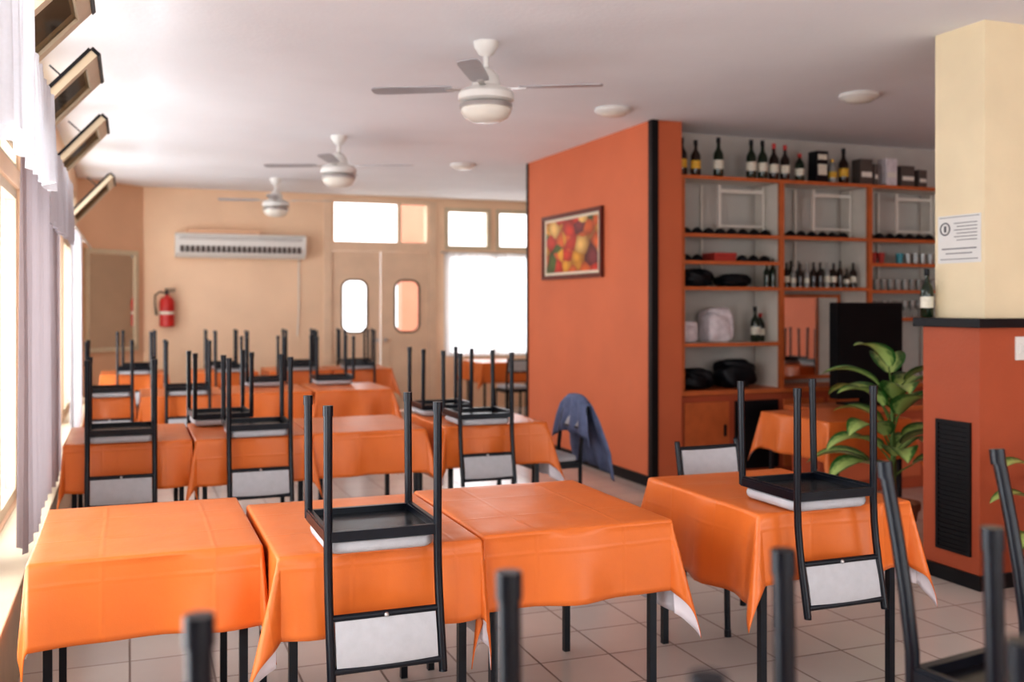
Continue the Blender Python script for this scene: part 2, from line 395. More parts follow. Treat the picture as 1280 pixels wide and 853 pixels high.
# ------------------------------------------------------------------ back wall: doors + windows
def plate_with_hole(name, x0, x1, z0, z1, hx0, hx1, hz0, hz1, rad, y, th, mk):
    cu = bpy.data.curves.new(name+'_c', 'CURVE'); cu.dimensions = '2D'; cu.fill_mode = 'BOTH'; cu.extrude = th/2
    def sp(pts):
        s = cu.splines.new('POLY'); s.points.add(len(pts)-1)
        for p, q in zip(s.points, pts): p.co = (q[0], q[1], 0, 1)
        s.use_cyclic_u = True
    sp([(x0, z0), (x1, z0), (x1, z1), (x0, z1)])
    pts = []
    for cx, cz, a0 in [(hx1-rad, hz1-rad, 0), (hx0+rad, hz1-rad, 90), (hx0+rad, hz0+rad, 180), (hx1-rad, hz0+rad, 270)]:
        for k in range(9):
            a = radians(a0+k*90/8); pts.append((cx+rad*cos(a), cz+rad*sin(a)))
    sp(pts[::-1])
    oc = bpy.data.objects.new('tmp', cu); COL.objects.link(oc)
    dg = bpy.context.evaluated_depsgraph_get(); me = bpy.data.meshes.new_from_object(oc.evaluated_get(dg))
    bpy.data.objects.remove(oc)
    me.transform(Matrix.Rotation(pi/2, 4, 'X')); me.transform(Matrix.Translation((0, y, 0)))
    me.materials.clear(); me.materials.append(M[mk])
    o = bpy.data.objects.new(name, me); COL.objects.link(o); return o, pts

def door(nm, x0, x1, hx0, hx1, knob_x):
    par = bpy.data.objects.new(nm, None); COL.objects.link(par)
    o, pts = plate_with_hole('leaf', x0, x1, 0.01, 2.30, hx0, hx1, 1.14, 1.89, 0.12, YB+0.03, 0.045, 'door'); o.parent = par
    bm = bmesh.new()
    tube(bm, [(p[0], YB+0.002, p[1]) for p in pts]+[(pts[0][0], YB+0.002, pts[0][1])], 0.014, 6, 0, False)
    finish('porthole_rim', bm, ['wood'], parent=par)
    bm = bmesh.new(); box(bm, hx0-0.01, hx1+0.01, YB+0.028, YB+0.032, 1.13, 1.90); finish('porthole_glass', bm, ['glass'], parent=par)
    bm = bmesh.new(); lathe(bm, [(0, 0), (0.02, 0.0), (0.012, 0.03), (0.028, 0.045), (0.03, 0.06), (0, 0.07)], seg=14)
    k = finish('knob', bm, ['metal'], smooth=True, parent=par); k.rotation_euler = (pi/2, 0, 0); k.location = (knob_x, YB+0.008, 1.03)
    bm = bmesh.new()
    for (a, b, c, d) in [(x0+0.09, x1-0.09, 0.15, 0.95)]:
        for bb in [(a, b, c, c+0.03), (a, b, d-0.03, d), (a, a+0.03, c+0.03, d-0.03), (b-0.03, b, c+0.03, d-0.03)]:
            box(bm, bb[0], bb[1], YB-0.004, YB+0.008, bb[2], bb[3])
    finish('moulding', bm, ['door'], parent=par)
    return par
door('door_1', 2.665, 3.365, 2.81, 3.17, 3.31)
door('door_2', 3.378, 4.085, 3.58, 3.94, 3.43)
bm = bmesh.new()
box(bm, 2.55, 2.66, YB-0.02, YB+0.1, 0, 3.04); box(bm, 4.09, 4.20, YB-0.02, YB+0.1, 0, 3.04)
box(bm, 2.66, 4.09, YB-0.02, YB+0.1, 2.305, 2.44); box(bm, 2.66, 4.09, YB-0.02, YB+0.1, 3.0, 3.06)
box(bm, 3.62, 3.68, YB+0.01, YB+0.07, 2.44, 3.0)
finish('trim_door_frame', bm, ['door'], bevel=0.004)
def xframe(x0, x1, z0, z1, t, gl=True):
    y0, y1 = YB-0.015, YB+0.06
    box(bm, x0-t/2, x0+t/2, y0, y1, z0-t/2, z1+t/2); box(bm, x1-t/2, x1+t/2, y0, y1, z0-t/2, z1+t/2)
    box(bm, x0+t/2, x1-t/2, y0, y1, z0-t/2, z0+t/2); box(bm, x0+t/2, x1-t/2, y0, y1, z1-t/2, z1+t/2)
    if gl: box(bm, x0+t/2, x1-t/2, YB+0.03, YB+0.035, z0+t/2, z1-t/2, 1)
bm = bmesh.new(); xframe(4.36, 5.02, 2.38, 2.94, 0.06); finish('window_20', bm, ['frame', 'glass'])
bm = bmesh.new(); xframe(5.16, 5.86, 2.38, 2.94, 0.06); finish('window_21', bm, ['frame', 'glass'])
bm = bmesh.new(); xframe(4.38, 5.86, 0.80, 2.27, 0.06); box(bm, 5.09, 5.15, YB-0.015, YB+0.06, 0.83, 2.24); finish('window_22', bm, ['frame', 'glass'])
bm = bmesh.new(); box(bm, 4.45, 5.02, 17.0, 17.3, 0, 4.8); box(bm, 4.40, 5.06, 16.96, 17.34, 0, 0.2)
finish('exterior_pillar', bm, ['salmon'])
bm = bmesh.new(); box(bm, -6, 14, YB+0.2, 24, -0.12, -0.02); finish('exterior_ground', bm, ['ground'])

# AC
bm = bmesh.new()
x0, x1 = 0.56, 2.27
prof = [(0, 2.17), (-0.13, 2.17), (-0.20, 2.22), (-0.22, 2.30), (-0.22, 2.46), (-0.20, 2.49), (0, 2.49)]
A = [bm.verts.new((x0, YB+p[0]-0.003, p[1])) for p in prof]; B = [bm.verts.new((x1, YB+p[0]-0.003, p[1])) for p in prof]
bm.faces.new(A); bm.faces.new(B[::-1])
for i in range(len(prof)):
    j = (i+1) % len(prof); bm.faces.new([A[i], B[i], B[j], A[j]])
for i in range(2): box(bm, x0+0.05, x1-0.05, YB-0.229, YB-0.222, 2.41+i*0.030, 2.417+i*0.030, 1)
for i in range(24):
    box(bm, x0+0.06+i*0.0665, x0+0.11+i*0.0665, YB-0.229, YB-0.19, 2.24, 2.325, 1)
box(bm, x0+0.15, x1-0.6, YB-0.17, YB-0.01, 2.49, 2.55, 2)
finish('air_conditioner', bm, ['whitepl', 'acgrey', 'tan'], bevel=0.003)
bm = bmesh.new(); tube(bm, [(2.2, YB-0.02, 2.17), (2.2, YB-0.02, 1.4), (2.18, YB-0.02, 1.1)], 0.008, 6); finish('power_cable', bm, ['whitepl'])

# fire extinguisher
bm = bmesh.new()
lathe(bm, [(0, 0), (0.065, 0), (0.095, 0.015), (0.095, 0.34), (0.075, 0.39), (0.028, 0.41), (0.028, 0.43), (0, 0.43)], seg=20, mi=0)
lathe(bm, [(0, 0.43), (0.02, 0.43), (0.02, 0.47), (0, 0.47)], seg=12, mi=1)
box(bm, -0.02, 0.10, -0.012, 0.012, 0.47, 0.485, 1); box(bm, -0.02, 0.11, -0.012, 0.012, 0.50, 0.512, 1); box(bm, -0.025, -0.005, -0.012, 0.012, 0.465, 0.51, 1)
tube(bm, [(-0.02, 0, 0.45), (-0.09, 0, 0.47), (-0.15, 0, 0.42), (-0.15, 0, 0.30), (-0.13, 0, 0.16)], [0.01, 0.01, 0.01, 0.01, 0.016], 8, 1)
lathe(bm, [(0.0965, 0.17), (0.0965, 0.21)], seg=20, mi=2)
box(bm, -0.03, 0.03, 0.08, 0.100, 0.30, 0.36, 1)
o = finish('fire_extinguisher', bm, ['red', 'black', 'labelw'], smooth=True); o.location = (0.46, YB-0.104, 1.24)

# mirror on the diagonal wall
d = (p0-p1).normalized(); nrm = Vector((d.y, -d.x)); ang = atan2(d.y, d.x)
bm = bmesh.new(); W = 0.86; Hh = 1.30
for bb in [(0, W, 0, 0.06), (0, W, Hh-0.06, Hh), (0, 0.06, 0.06, Hh-0.06), (W-0.06, W, 0.06, Hh-0.06)]:
    box(bm, bb[0], bb[1], -0.04, 0, bb[2], bb[3], 0)
box(bm, 0.06, W-0.06, -0.02, 0, 0.06, Hh-0.06, 1)
o = finish('wall_mirror', bm, ['frame', 'mirror']); pm = p1 + d*0.09 + nrm*0.003
o.location = (pm.x, pm.y, 0.94); o.rotation_euler = (0, 0, ang)

# ------------------------------------------------------------------ orange partition + bar
PX = 4.10
bm = bmesh.new(); box(bm, PX, PX+0.29, 7.40, 10.2, 0, CEIL); finish('wall_partition', bm, ['orange_wall'])
bm = bmesh.new(); box(bm, PX-0.012, PX+0.05, 7.375, 7.44, 0, CEIL-0.002); finish('trim_1', bm, ['black'])
bm = bmesh.new(); box(bm, PX-0.015, PX, 7.44, 10.2, 0, 0.09); finish('baseboard_partition', bm, ['black'])
bm = bmesh.new(); box(bm, PX-0.010, PX, 10.17, 10.215, 0.09, CEIL-0.002); finish('trim_2', bm, ['black'])
bm = bmesh.new(); box(bm, PX+0.29, XR, 7.86, 8.0, 0, CEIL); finish('wall_bar', bm, ['barwall'])
bm = bmesh.new(); box(bm, PX+0.29, XR, 10.06, 10.2, 0, CEIL); finish('wall_kitchen', bm, ['cream'])

# painting
bm = bmesh.new()
y0, y1, z0, z1 = 8.30, 9.72, 1.80, 2.46; t = 0.040; X = PX-0.003
for bb in [(y0, y1, z0, z0+t), (y0, y1, z1-t, z1), (y0, y0+t, z0+t, z1-t), (y1-t, y1, z0+t, z1-t)]:
    box(bm, X-0.032, X, bb[0], bb[1], bb[2], bb[3], 0)
box(bm, X-0.012, X, y0+t, y1-t, z0+t, z1-t, 1)
box(bm, X-0.016, X-0.012, y0+t+0.06, y1-t-0.06, z0+t+0.03, z1-t-0.03, 2)
finish('framed_painting', bm, ['pframe', 'matboard', 'painting'])

# shelves
SX = [4.42, 5.44, 6.42, 7.40, 8.4]
Y0, Y1 = 7.44, 7.84
bm = bmesh.new()
def board(xa, xb, z):
    box(bm, xa, xb, Y0, Y0+0.02, z-0.032, z, 0); box(bm, xa, xb, Y0+0.02, Y1, z-0.018, z, 1)
for x in SX:
    box(bm, x-0.022, x+0.022, Y0-0.005, Y0+0.03, 0.80, 2.63, 0); box(bm, x-0.010, x+0.010, Y0+0.03, Y1, 0.80, 2.63, 1)
for (a, b, zs) in [(0, 1, [2.16, 1.925, 1.70, 1.21]), (1, 2, [2.16, 1.70]), (2, 3, [2.16, 1.93, 1.68, 1.42]), (3, 4, [2.16, 1.70])]:
    for z in zs: board(SX[a]+0.022, SX[b]-0.022, z)
board(SX[0]-0.025, SX[-1]+0.025, 2.662)
box(bm, SX[0]-0.025, SX[-1]+0.025, Y0-0.03, Y1, 0.76, 0.80, 0)
for k in range(4):
    xa, xb = SX[k]+0.50, SX[k+1]-0.03
    yy = Y1-0.18
    box(bm, xa, xa+0.028, yy, yy+0.02, 2.16, 2.62, 1); box(bm, xb-0.024, xb, yy, yy+0.02, 2.16, 2.62, 1)
    box(bm, xa+0.028, xb-0.024, yy, yy+0.02, 2.55, 2.58, 1); box(bm, xa+0.028, xb-0.024, yy, yy+0.02, 2.24, 2.26, 1)
    box(bm, SX[k]+0.42, SX[k]+0.44, Y1-0.02, Y1, 1.74, 2.63, 1)
finish('bar_shelving', bm, ['shelfwood', 'shelfwhite'])
bm = bmesh.new()
for k in range(4):
    a, b = SX[k]-0.02, SX[k+1]-0.02
    box(bm, a, b, Y0, Y1, 0, 0.755, 0)
    for q in range(2):
        w = (b-a)/2; xa = a+q*w+0.03
        box(bm, xa, xa+w-0.06, Y0-0.02, Y0, 0.10, 0.70, 1 if (k, q) != (0, 1) else 2)
        box(bm, xa+w-0.12, xa+w-0.10, Y0-0.04, Y0-0.02, 0.40, 0.50, 2)
finish('bar_base_cabinet', bm, ['darkorange', 'shelfwood', 'black'], bevel=0.004)
bm = bmesh.new(); box(bm, 5.50, 6.36, Y1-0.02, Y1, 0.86, 1.62, 1)
for bb in [(5.48, 6.38, 0.84, 0.87), (5.48, 6.38, 1.61, 1.64), (5.48, 5.50, 0.87, 1.61), (6.36, 6.38, 0.87, 1.61)]: box(bm, bb[0], bb[1], Y1-0.03, Y1, bb[2], bb[3], 0)
finish('bar_mirror', bm, ['shelfwood', 'mirror'])

bm = bmesh.new(); box(bm, 5.20, 7.9, 6.62, 6.98, 0, 0.66, 0); box(bm, 5.15, 7.95, 6.56, 7.02, 0.66, 0.70, 1)
for i in range(5): box(bm, 5.26+i*0.53, 5.70+i*0.53, 6.605, 6.62, 0.10, 0.58, 2)
finish('bar_counter', bm, ['darkorange', 'shelfwood', 'orange_wall'], bevel=0.005)
bm = bmesh.new(); box(bm, 5.46, 6.14, 6.72, 6.82, 0.76, 1.56, 0); box(bm, 5.48, 6.12, 6.714, 6.72, 0.78, 1.54, 0)
box(bm, 5.74, 5.86, 6.75, 6.79, 0.717, 0.76, 0); box(bm, 5.59, 6.01, 6.66, 6.90, 0.702, 0.717, 0)
finish('bar_monitor', bm, ['matteblack'], bevel=0.006)

# ------------------------------------------------------------------ bottles
def bottle_mesh(nm, h, r, body, label, cap, neck=0.33):
    bm = bmesh.new(); hb = h*(1-neck)-0.02
    lathe(bm, [(0, 0.0), (r*0.9, 0), (r, 0.008), (r, hb-0.02), (r*0.9, hb), (r*0.45, hb+0.035), (r*0.36, hb+0.05), (r*0.34, h-0.03), (0, h-0.03)], seg=18, mi=0)
    lathe(bm, [(r*1.02, hb*0.32), (r*1.02, hb*0.70)], seg=18, mi=1)
    lathe(bm, [(r*0.38, h*0.86), (r*0.42, h*0.87), (r*0.42, h), (0, h)], seg=14, mi=2)
    o = finish(nm, bm, [body, label, cap], smooth=True); me = o.data; bpy.data.objects.remove(o); return me
BM = [bottle_mesh('bottle_a', 0.33, 0.042, 'green', 'labelw', 'black'), bottle_mesh('bottle_b', 0.31, 0.044, 'brown', 'labely', 'black'),
      bottle_mesh('bottle_c', 0.32, 0.042, 'brown', 'labelw', 'red'), bottle_mesh('bottle_d', 0.28, 0.046, 'green', 'labelw', 'red', 0.28),
      bottle_mesh('bottle_e', 0.22, 0.045, 'clearb', 'labely', 'gold', 0.25)]
def put(me, nm, x, y, z, s=1.0, rz=0):
    o = bpy.data.objects.new(nm, me); COL.objects.link(o); o.location = (x, y, z); o.scale = (s, s, s); o.rotation_euler = (0, 0, rz); return o
for x, k, s in [(4.46, 1, 1.05), (4.60, 1, 1.0), (4.83, 0, 1.05), (5.17, 0, 1.05), (5.29, 0, 1.05), (5.41, 2, 1.02), (5.53, 2, 1.0), (5.69, 3, 0.9), (6.05, 4, 1.0), (6.18, 1, 1.05)]:
    put(BM[k], 'liquor_bottle', x, 7.52, 2.664, s)
bm = bmesh.new(); box(bm, 5.83, 5.96, 7.46, 7.58, 0, 0.28, 0); box(bm, 5.845, 5.945, 7.455, 7.46, 0.06, 0.16, 1); box(bm, 5.845, 5.945, 7.455, 7.46, 0.2, 0.25, 1)
o = finish('liquor_box', bm, ['board', 'labelw'], bevel=0.003); o.location.z = 2.664
for x0, w, h, mk in [(6.36, 0.14, 0.24, 'acgrey'), (6.52, 0.05, 0.20, 'acgrey'), (6.66, 0.13, 0.26, 'bag'), (6.84, 0.16, 0.20, 'acgrey'), (7.05, 0.10, 0.17, 'acgrey')]:
    bm = bmesh.new(); box(bm, x0, x0+w, 7.5, 7.62, 2.664, 2.664+h, 0); box(bm, x0+0.01, x0+w-0.01, 7.495, 7.5, 2.664+h*0.3, 2.664+h*0.5, 1)
    finish('liquor_box', bm, [mk, 'shelfwhite'], bevel=0.003)
random.seed(3)
def glass_row(nm, xs, y, z, kind, mk):
    bm = bmesh.new(); z = z+0.002
    for x in xs:
        if kind == 'goblet':
            lathe(bm, [(0.03, 0), (0.03, 0.004), (0.006, 0.01), (0.006, 0.06), (0.03, 0.09), (0.034, 0.13), (0.028, 0.16)], (x, y, z), 12, 0)
        elif kind == 'tumbler':
            lathe(bm, [(0, 0), (0.028, 0), (0.036, 0.10), (0.034, 0.10), (0.026, 0.008), (0, 0.008)], (x, y, z), 12, 0)
        elif kind == 'bowl':
            lathe(bm, [(0.055, 0), (0.05, 0.025), (0.035, 0.045), (0.02, 0.05), (0.018, 0.056), (0, 0.056)], (x, y, z), 14, 0)
        else:
            h = random.uniform(0.17, 0.25); r = random.uniform(0.025, 0.033)
            lathe(bm, [(0, 0), (r, 0), (r, h*0.6), (r*0.35, h*0.75), (r*0.35, h), (0, h)], (x, y, z), 12, random.choice([0, 0, 1]))
            lathe(bm, [(r*1.03, h*0.2), (r*1.03, h*0.45)], (x, y, z), 12, random.choice([0, 2]))
    return finish(nm, bm, [mk, 'clearb', 'labelw'], smooth=True)
glass_row('small_bottles', [5.50+i*0.075 for i in range(12)], 7.56, 1.70, 'b', 'brown')
glass_row('small_bottles', [5.55+i*0.09 for i in range(9)], 7.70, 1.70, 'b', 'green')
glass_row('stacked_bowls', [6.50+i*0.12 for i in range(7)], 7.55, 2.16, 'bowl', 'board')
glass_row('stacked_bowls', [5.53+i*0.118 for i in range(7)], 7.6, 2.16, 'bowl', 'board')
glass_row('drinking_glasses', [6.50+i*0.085 for i in range(10)], 7.55, 1.68, 'tumbler', 'clearb')
glass_row('drinking_glasses', [6.50+i*0.085 for i in range(10)], 7.55, 1.42, 'goblet', 'clearb')
glass_row('plastic_cups', [6.55, 6.64], 7.55, 1.93, 'tumbler', 'labelr')
glass_row('plastic_cups', [6.86], 7.55, 1.93, 'tumbler', 'cyan')
glass_row('drinking_glasses', [6.96, 7.05, 7.14, 7.23], 7.55, 1.93, 'tumbler', 'clearb')
glass_row('stacked_bowls', [4.52+i*0.118 for i in range(8)], 7.56, 2.16, 'bowl', 'board')
glass_row('stacked_bowls', [4.52, 4.64], 7.56, 1.925, 'bowl', 'board')
glass_row('stacked_bowls', [5.10, 5.22, 5.34], 7.56, 1.925, 'bowl', 'board')
glass_row('small_bottles', [5.32, 5.385], 7.50, 1.70, 'b', 'green')
bm = bmesh.new(); box(bm, 4.78, 5.0, 7.5, 7.7, 1.927, 1.995); box(bm, 4.775, 5.005, 7.495, 7.705, 1.97, 2.00); finish('red_box', bm, ['labelr'], bevel=0.004)
put(BM[0], 'wine_bottle', 5.24, 7.56, 1.212, 0.95); put(BM[3], 'wine_bottle', 5.35, 7.64, 1.212, 0.9)

def lump(nm, mk, x, y, z, sx, sy, sz, seed, q=0.7):
    bm = bmesh.new(); bmesh.ops.create_icosphere(bm, subdivisions=4, radius=1)
    rnd = random.Random(seed); fr = [(rnd.uniform(2, 9), rnd.uniform(2, 9), rnd.uniform(2, 9), rnd.random()*6) for _ in range(8)]
    for v in bm.verts:
        c = v.co.copy(); k = 1
        for a, b, c2, p in fr: k += 0.06*sin(a*c.x+b*c.y+c2*c.z+p)
        c *= k
        c = Vector([math.copysign(abs(t)**q, t) if abs(t) > 1e-6 else 0 for t in c])*0.85
        v.co = Vector((c.x*sx, c.y*sy, max(c.z, -0.8)*sz))
    zmin = min(v.co.z for v in bm.verts)
    for v in bm.verts: v.co.z -= zmin
    o = finish(nm, bm, [mk], smooth=True, angle=180); o.location = (x, y, z+0.002); return o
lump('plastic_bag', 'bag', 4.56, 7.64, 1.21, 0.11, 0.12, 0.11, 1, 0.5)
lump('plastic_bag', 'bag', 4.88, 7.64, 1.21, 0.15, 0.13, 0.18, 2, 0.45)
lump('bin_bag', 'blackbag', 4.66, 7.64, 0.80, 0.19, 0.14, 0.11, 3)
lump('bin_bag', 'blackbag', 5.08, 7.64, 0.80, 0.21, 0.14, 0.15, 4)
lump('folded_dark_cloth', 'blackbag', 4.66, 7.64, 1.70, 0.18, 0.13, 0.09, 5)
lump('folded_dark_cloth', 'blackbag', 5.06, 7.64, 1.70, 0.18, 0.13, 0.065, 6)
lump('folded_dark_cloth', 'blackbag', 4.53, 7.72, 2.16, 0.07, 0.07, 0.20, 7)

# ------------------------------------------------------------------ column
bm = bmesh.new(); box(bm, 4.28, 5.20, 4.11, 4.52, 0, 1.42, 0)
finish('wall_column_lower', bm, ['darkorange'])
bm = bmesh.new(); box(bm, 4.35, 5.20, 4.14, 4.50, 1.47, CEIL, 0); finish('wall_column_upper', bm, ['colcream'])
bm = bmesh.new(); box(bm, 4.24, 5.24, 4.075, 4.56, 1.42, 1.47); finish('trim_column_ledge', bm, ['black'], bevel=0.004)
bm = bmesh.new(); box(bm, 4.265, 5.22, 4.095, 4.11, 0, 0.08); box(bm, 4.265, 4.28, 4.11, 4.535, 0, 0.08); finish('baseboard_column', bm, ['black'])
bm = bmesh.new()
y0, y1, z0, z1 = 4.165, 4.415, 0.17, 0.90
for bb in [(y0, y1, z0, z0+0.02), (y0, y1, z1-0.02, z1), (y0, y0+0.02, z0+0.02, z1-0.02), (y1-0.02, y1, z0+0.02, z1-0.02)]: box(bm, 4.268, 4.28, *bb)
for i in range(26):
    z = z0+0.03+i*0.0262
    box(bm, 4.270, 4.279, y0+0.02, y1-0.02, z, z+0.014)
box(bm, 4.277, 4.2795, y0+0.02, y1-0.02, z0+0.02, z1-0.02)
finish('vent_grille', bm, ['black'])
bm = bmesh.new(); y0, y1, z0, z1 = 4.165, 4.475, 1.78, 2.05; X = 4.348
box(bm, X-0.002, X+0.001, y0, y1, z0, z1, 0)
def ins(a, b, c, d): box(bm, X-0.0035, X-0.002, a, b, c, d, 1)
ins(y0+0.01, y1-0.01, z1-0.012, z1-0.009)
for i in range(6): ins(y0+0.025, y0+0.19-0.02*(i % 2), z1-0.048-i*0.019, z1-0.044-i*0.019)
ins(y0+0.03, y1-0.03, z0+0.078, z0+0.084); ins(y0+0.06, y1-0.06, z0+0.052, z0+0.057); ins(y0+0.02, y1-0.02, z0+0.02, z0+0.024)
cy, cz = y1-0.055, z1-0.075
tube(bm, [(X-0.003, cy+0.034*cos(a*pi/10), cz+0.034*sin(a*pi/10)) for a in range(21)], 0.004, 6, 1, False)
ins(cy-0.008, cy+0.008, cz-0.018, cz+0.018)
finish('wall_notice', bm, ['paper', 'ink'])
bm = bmesh.new(); box(bm, 4.53, 4.62, 4.098, 4.11, 1.24, 1.37, 0); box(bm, 4.55, 4.572, 4.093, 4.098, 1.28, 1.33, 0); box(bm, 4.58, 4.602, 4.093, 4.098, 1.28, 1.33, 0)
finish('light_switch', bm, ['whitepl'], bevel=0.003)
put(BM[0], 'wine_bottle', 4.294, 4.505, 1.472, 0.85)

# ------------------------------------------------------------------ ceiling fixtures
def fan(x, y, rot):
    bm = bmesh.new()
    lathe(bm, [(0, 0), (0.075, 0), (0.07, -0.03), (0.045, -0.07), (0.018, -0.085), (0.016, -0.15), (0.05, -0.17), (0.075, -0.20), (0.085, -0.26),
               (0.15, -0.29), (0.165, -0.31), (0.165, -0.345), (0.12, -0.365), (0.0, -0.365)], seg=32, mi=0)
    lathe(bm, [(0.10, -0.365), (0.155, -0.37), (0.158, -0.395), (0.10, -0.40)], seg=32, mi=2)
    lathe(bm, [(0.148, -0.395), (0.15, -0.41), (0.13, -0.445), (0.09, -0.468), (0.03, -0.478), (0, -0.48)], seg=32, mi=3)
    for k in range(4):
        R = Matrix.Rotation(rot+k*pi/2, 4, 'Z') @ Matrix.Translation((0, 0, -0.275)) @ Matrix.Rotation(radians(6), 4, 'X')
        box(bm, 0.08, 0.24, -0.018, 0.018, -0.006, 0.0, 2, R)
        prof = [(0.20, 0.045), (0.26, 0.055), (0.45, 0.060), (0.62, 0.062), (0.675, 0.055), (0.69, 0.03)]
        up = [bm.verts.new(R @ Vector((a, b, 0.006))) for a, b in prof] + [bm.verts.new(R @ Vector((a, -b, 0.006))) for a, b in prof[::-1]]
        dn = [bm.verts.new(R @ Vector((a, b, 0.0))) for a, b in prof] + [bm.verts.new(R @ Vector((a, -b, 0.0))) for a, b in prof[::-1]]
        f = bm.faces.new(up); f.material_index = 1
        f = bm.faces.new(dn[::-1]); f.material_index = 1
        for i in range(len(up)):
            j = (i+1) % len(up); f = bm.faces.new([up[i], up[j], dn[j], dn[i]]); f.material_index = 1
    o = finish('ceiling_fan', bm, ['whitepl', 'blade', 'metal', 'globe'], smooth=True, angle=35); o.location = (x, y, CEIL)
fan(1.97, 5.56, radians(-28)); fan(1.80, 9.15, radians(-22)); fan(1.68, 12.5, radians(-12))
for x, y in [(5.03, 5.95), (3.58, 7.09), (3.45, 10.5)]:
    bm = bmesh.new()
    lathe(bm, [(0, 0), (0.14, 0), (0.145, -0.02), (0.13, -0.035), (0.11, -0.04)], seg=32, mi=0)
    lathe(bm, [(0.11, -0.04), (0.09, -0.055), (0.04, -0.065), (0, -0.067)], seg=32, mi=1)
    o = finish('ceiling_light', bm, ['whitepl', 'globe'], smooth=True); o.location = (x, y, CEIL)

# ------------------------------------------------------------------ chairs
def chair_mesh(nm, rake=0.0):
    bm = bmesh.new(); w = 0.178; yb = 0.185; yf = -0.175; r = 0.0140
    for sx in (-1, 1):
        pts = []
        for z, dy in [(0.0, rake), (0.06, rake*0.80), (0.15, rake*0.52), (0.25, rake*0.25), (0.36, 0.03*rake), (0.44, 0), (0.52, 0.004), (0.60, 0.014), (0.68, 0.028), (0.76, 0.045), (0.845, 0.062)]:
            pts.append((sx*w, yb+dy, z))
        tube(bm, pts, r, 12, 0)
        tube(bm, [(sx*w, yb+rake, -0.002), (sx*w, yb+rake*0.94, 0.03)], 0.0162, 12, 0)
        lathe(bm, [(0, 0), (0.012, 0.003), (0.0145, 0.008)][::-1], (sx*w, yb+0.062, 0.842), 10, 0)
        tube(bm, [(sx*w, yf-0.012, 0.0), (sx*w, yf, 0.42)], r, 12, 0)
        tube(bm, [(sx*w, yf-0.012, -0.002), (sx*w, yf-0.011, 0.03)], 0.0162, 12, 0)
        box(bm, sx*w-0.010, sx*w+0.010, yf, yb, 0.393, 0.425, 0)
        box(bm, sx*w-0.007, sx*w+0.007, yf, yb, 0.385, 0.395, 0)
    box(bm, -w, w, yf-0.010, yf+0.010, 0.393, 0.425, 0)
    box(bm, -w, w, yb-0.010, yb+0.010, 0.393, 0.425, 0)
    box(bm, -w+0.010, w-0.010, yf+0.010, yb-0.010, 0.413, 0.428, 1)
    tube(bm, [(-w, yb+0.024, 0.658), (w, yb+0.024, 0.658)], 0.011, 10, 0)
    tube(bm, [(-w, yb+0.055, 0.812), (w, yb+0.055, 0.812)], 0.012, 10, 0)
    n = 10; F = []; B = []
    for j, (z, dy) in enumerate([(0.650, 0.022), (0.662, 0.024), (0.735, 0.040), (0.800, 0.052), (0.810, 0.053)]):
        th = (0.004, 0.007, 0.013, 0.013, 0.008)[j]
        rf = []; rb = []
        for i in range(n+1):
            x = (-w+0.016) + (2*w-0.032)*i/n; cv = (0, 0.0, 0.005, 0.005, 0.003)[j]*(1-(2*i/n-1)**2)
            rf.append(bm.verts.new((x, yb+dy+cv-th, z))); rb.append(bm.verts.new((x, yb+dy+cv+th*0.7, z)))
        F.append(rf); B.append(rb)
    def q(a, b, c, d):
        f = bm.faces.new([a, b, c, d]); f.material_index = 2
    for j in range(4):
        for i in range(n):
            q(F[j][i], F[j][i+1], F[j+1][i+1], F[j+1][i]); q(B[j][i+1], B[j][i], B[j+1][i], B[j+1][i+1])
        q(F[j][0], F[j+1][0], B[j+1][0], B[j][0]); q(F[j][n], B[j][n], B[j+1][n], F[j+1][n])
    for i in range(n):
        q(F[0][i], B[0][i], B[0][i+1], F[0][i+1]); q(F[4][i], F[4][i+1], B[4][i+1], B[4][i])
    k0 = len(bm.faces)
    bmesh.ops.create_uvsphere(bm, u_segments=10, v_segments=6, radius=0.008, matrix=Matrix.Translation((0, yb+0.036, 0.659)))
    bm.faces.ensure_lookup_table()
    for f in bm.faces[k0:]: f.material_index = 3
    hw = w-0.002; hd = (yb-yf)/2-0.008; cyy = (yb+yf)/2-0.008; rad = 0.045
    def loop(ins, z):
        L = []
        for sx, sy, a0 in [(1, 1, 0), (-1, 1, 90), (-1, -1, 180), (1, -1, 270)]:
            for k in range(6):
                a = radians(a0+k*18)
                L.append(bm.verts.new((sx*(hw-rad)+(rad-ins)*cos(a), cyy+sy*(hd-rad)+(rad-ins)*sin(a), z)))
        return L
    Ls = [loop(0.01, 0.428), loop(0.0, 0.434), loop(-0.004, 0.448), loop(0.0, 0.462), loop(0.012, 0.471), loop(0.035, 0.475)]
    for a, b in zip(Ls[:-1], Ls[1:]):
        for i in range(len(a)):
            j = (i+1) % len(a); f = bm.faces.new([a[i], a[j], b[j], b[i]]); f.material_index = 2
    f = bm.faces.new(Ls[-1]); f.material_index = 2
    f = bm.faces.new(Ls[0][::-1]); f.material_index = 2
    o = finish(nm, bm, ['steel', 'board', 'vinyl', 'screw'], smooth=True, angle=40); me = o.data; bpy.data.objects.remove(o)
    return me
CH = chair_mesh('dining_chair_mesh', 0.0)
CHR = chair_mesh('dining_chair_raked_mesh', 0.07)
ZT = 0.753
def chair_up(x, yback, rz=0, me=None, flip=False):
    o = bpy.data.objects.new('dining_chair', me or CH); COL.objects.link(o)
    a = radians(rz) + (pi if flip else 0)
    o.rotation_euler = (pi, 0, a)
    bx, by = 0.185*sin(a), -0.185*cos(a)
    o.location = (x-bx, yback-by, ZT+0.477)
    return o
def chair_std(x, y, rz):
    o = bpy.data.objects.new('dining_chair', CH); COL.objects.link(o)
    o.location = (x, y, 0.002); o.rotation_euler = (0, 0, radians(rz)); return o

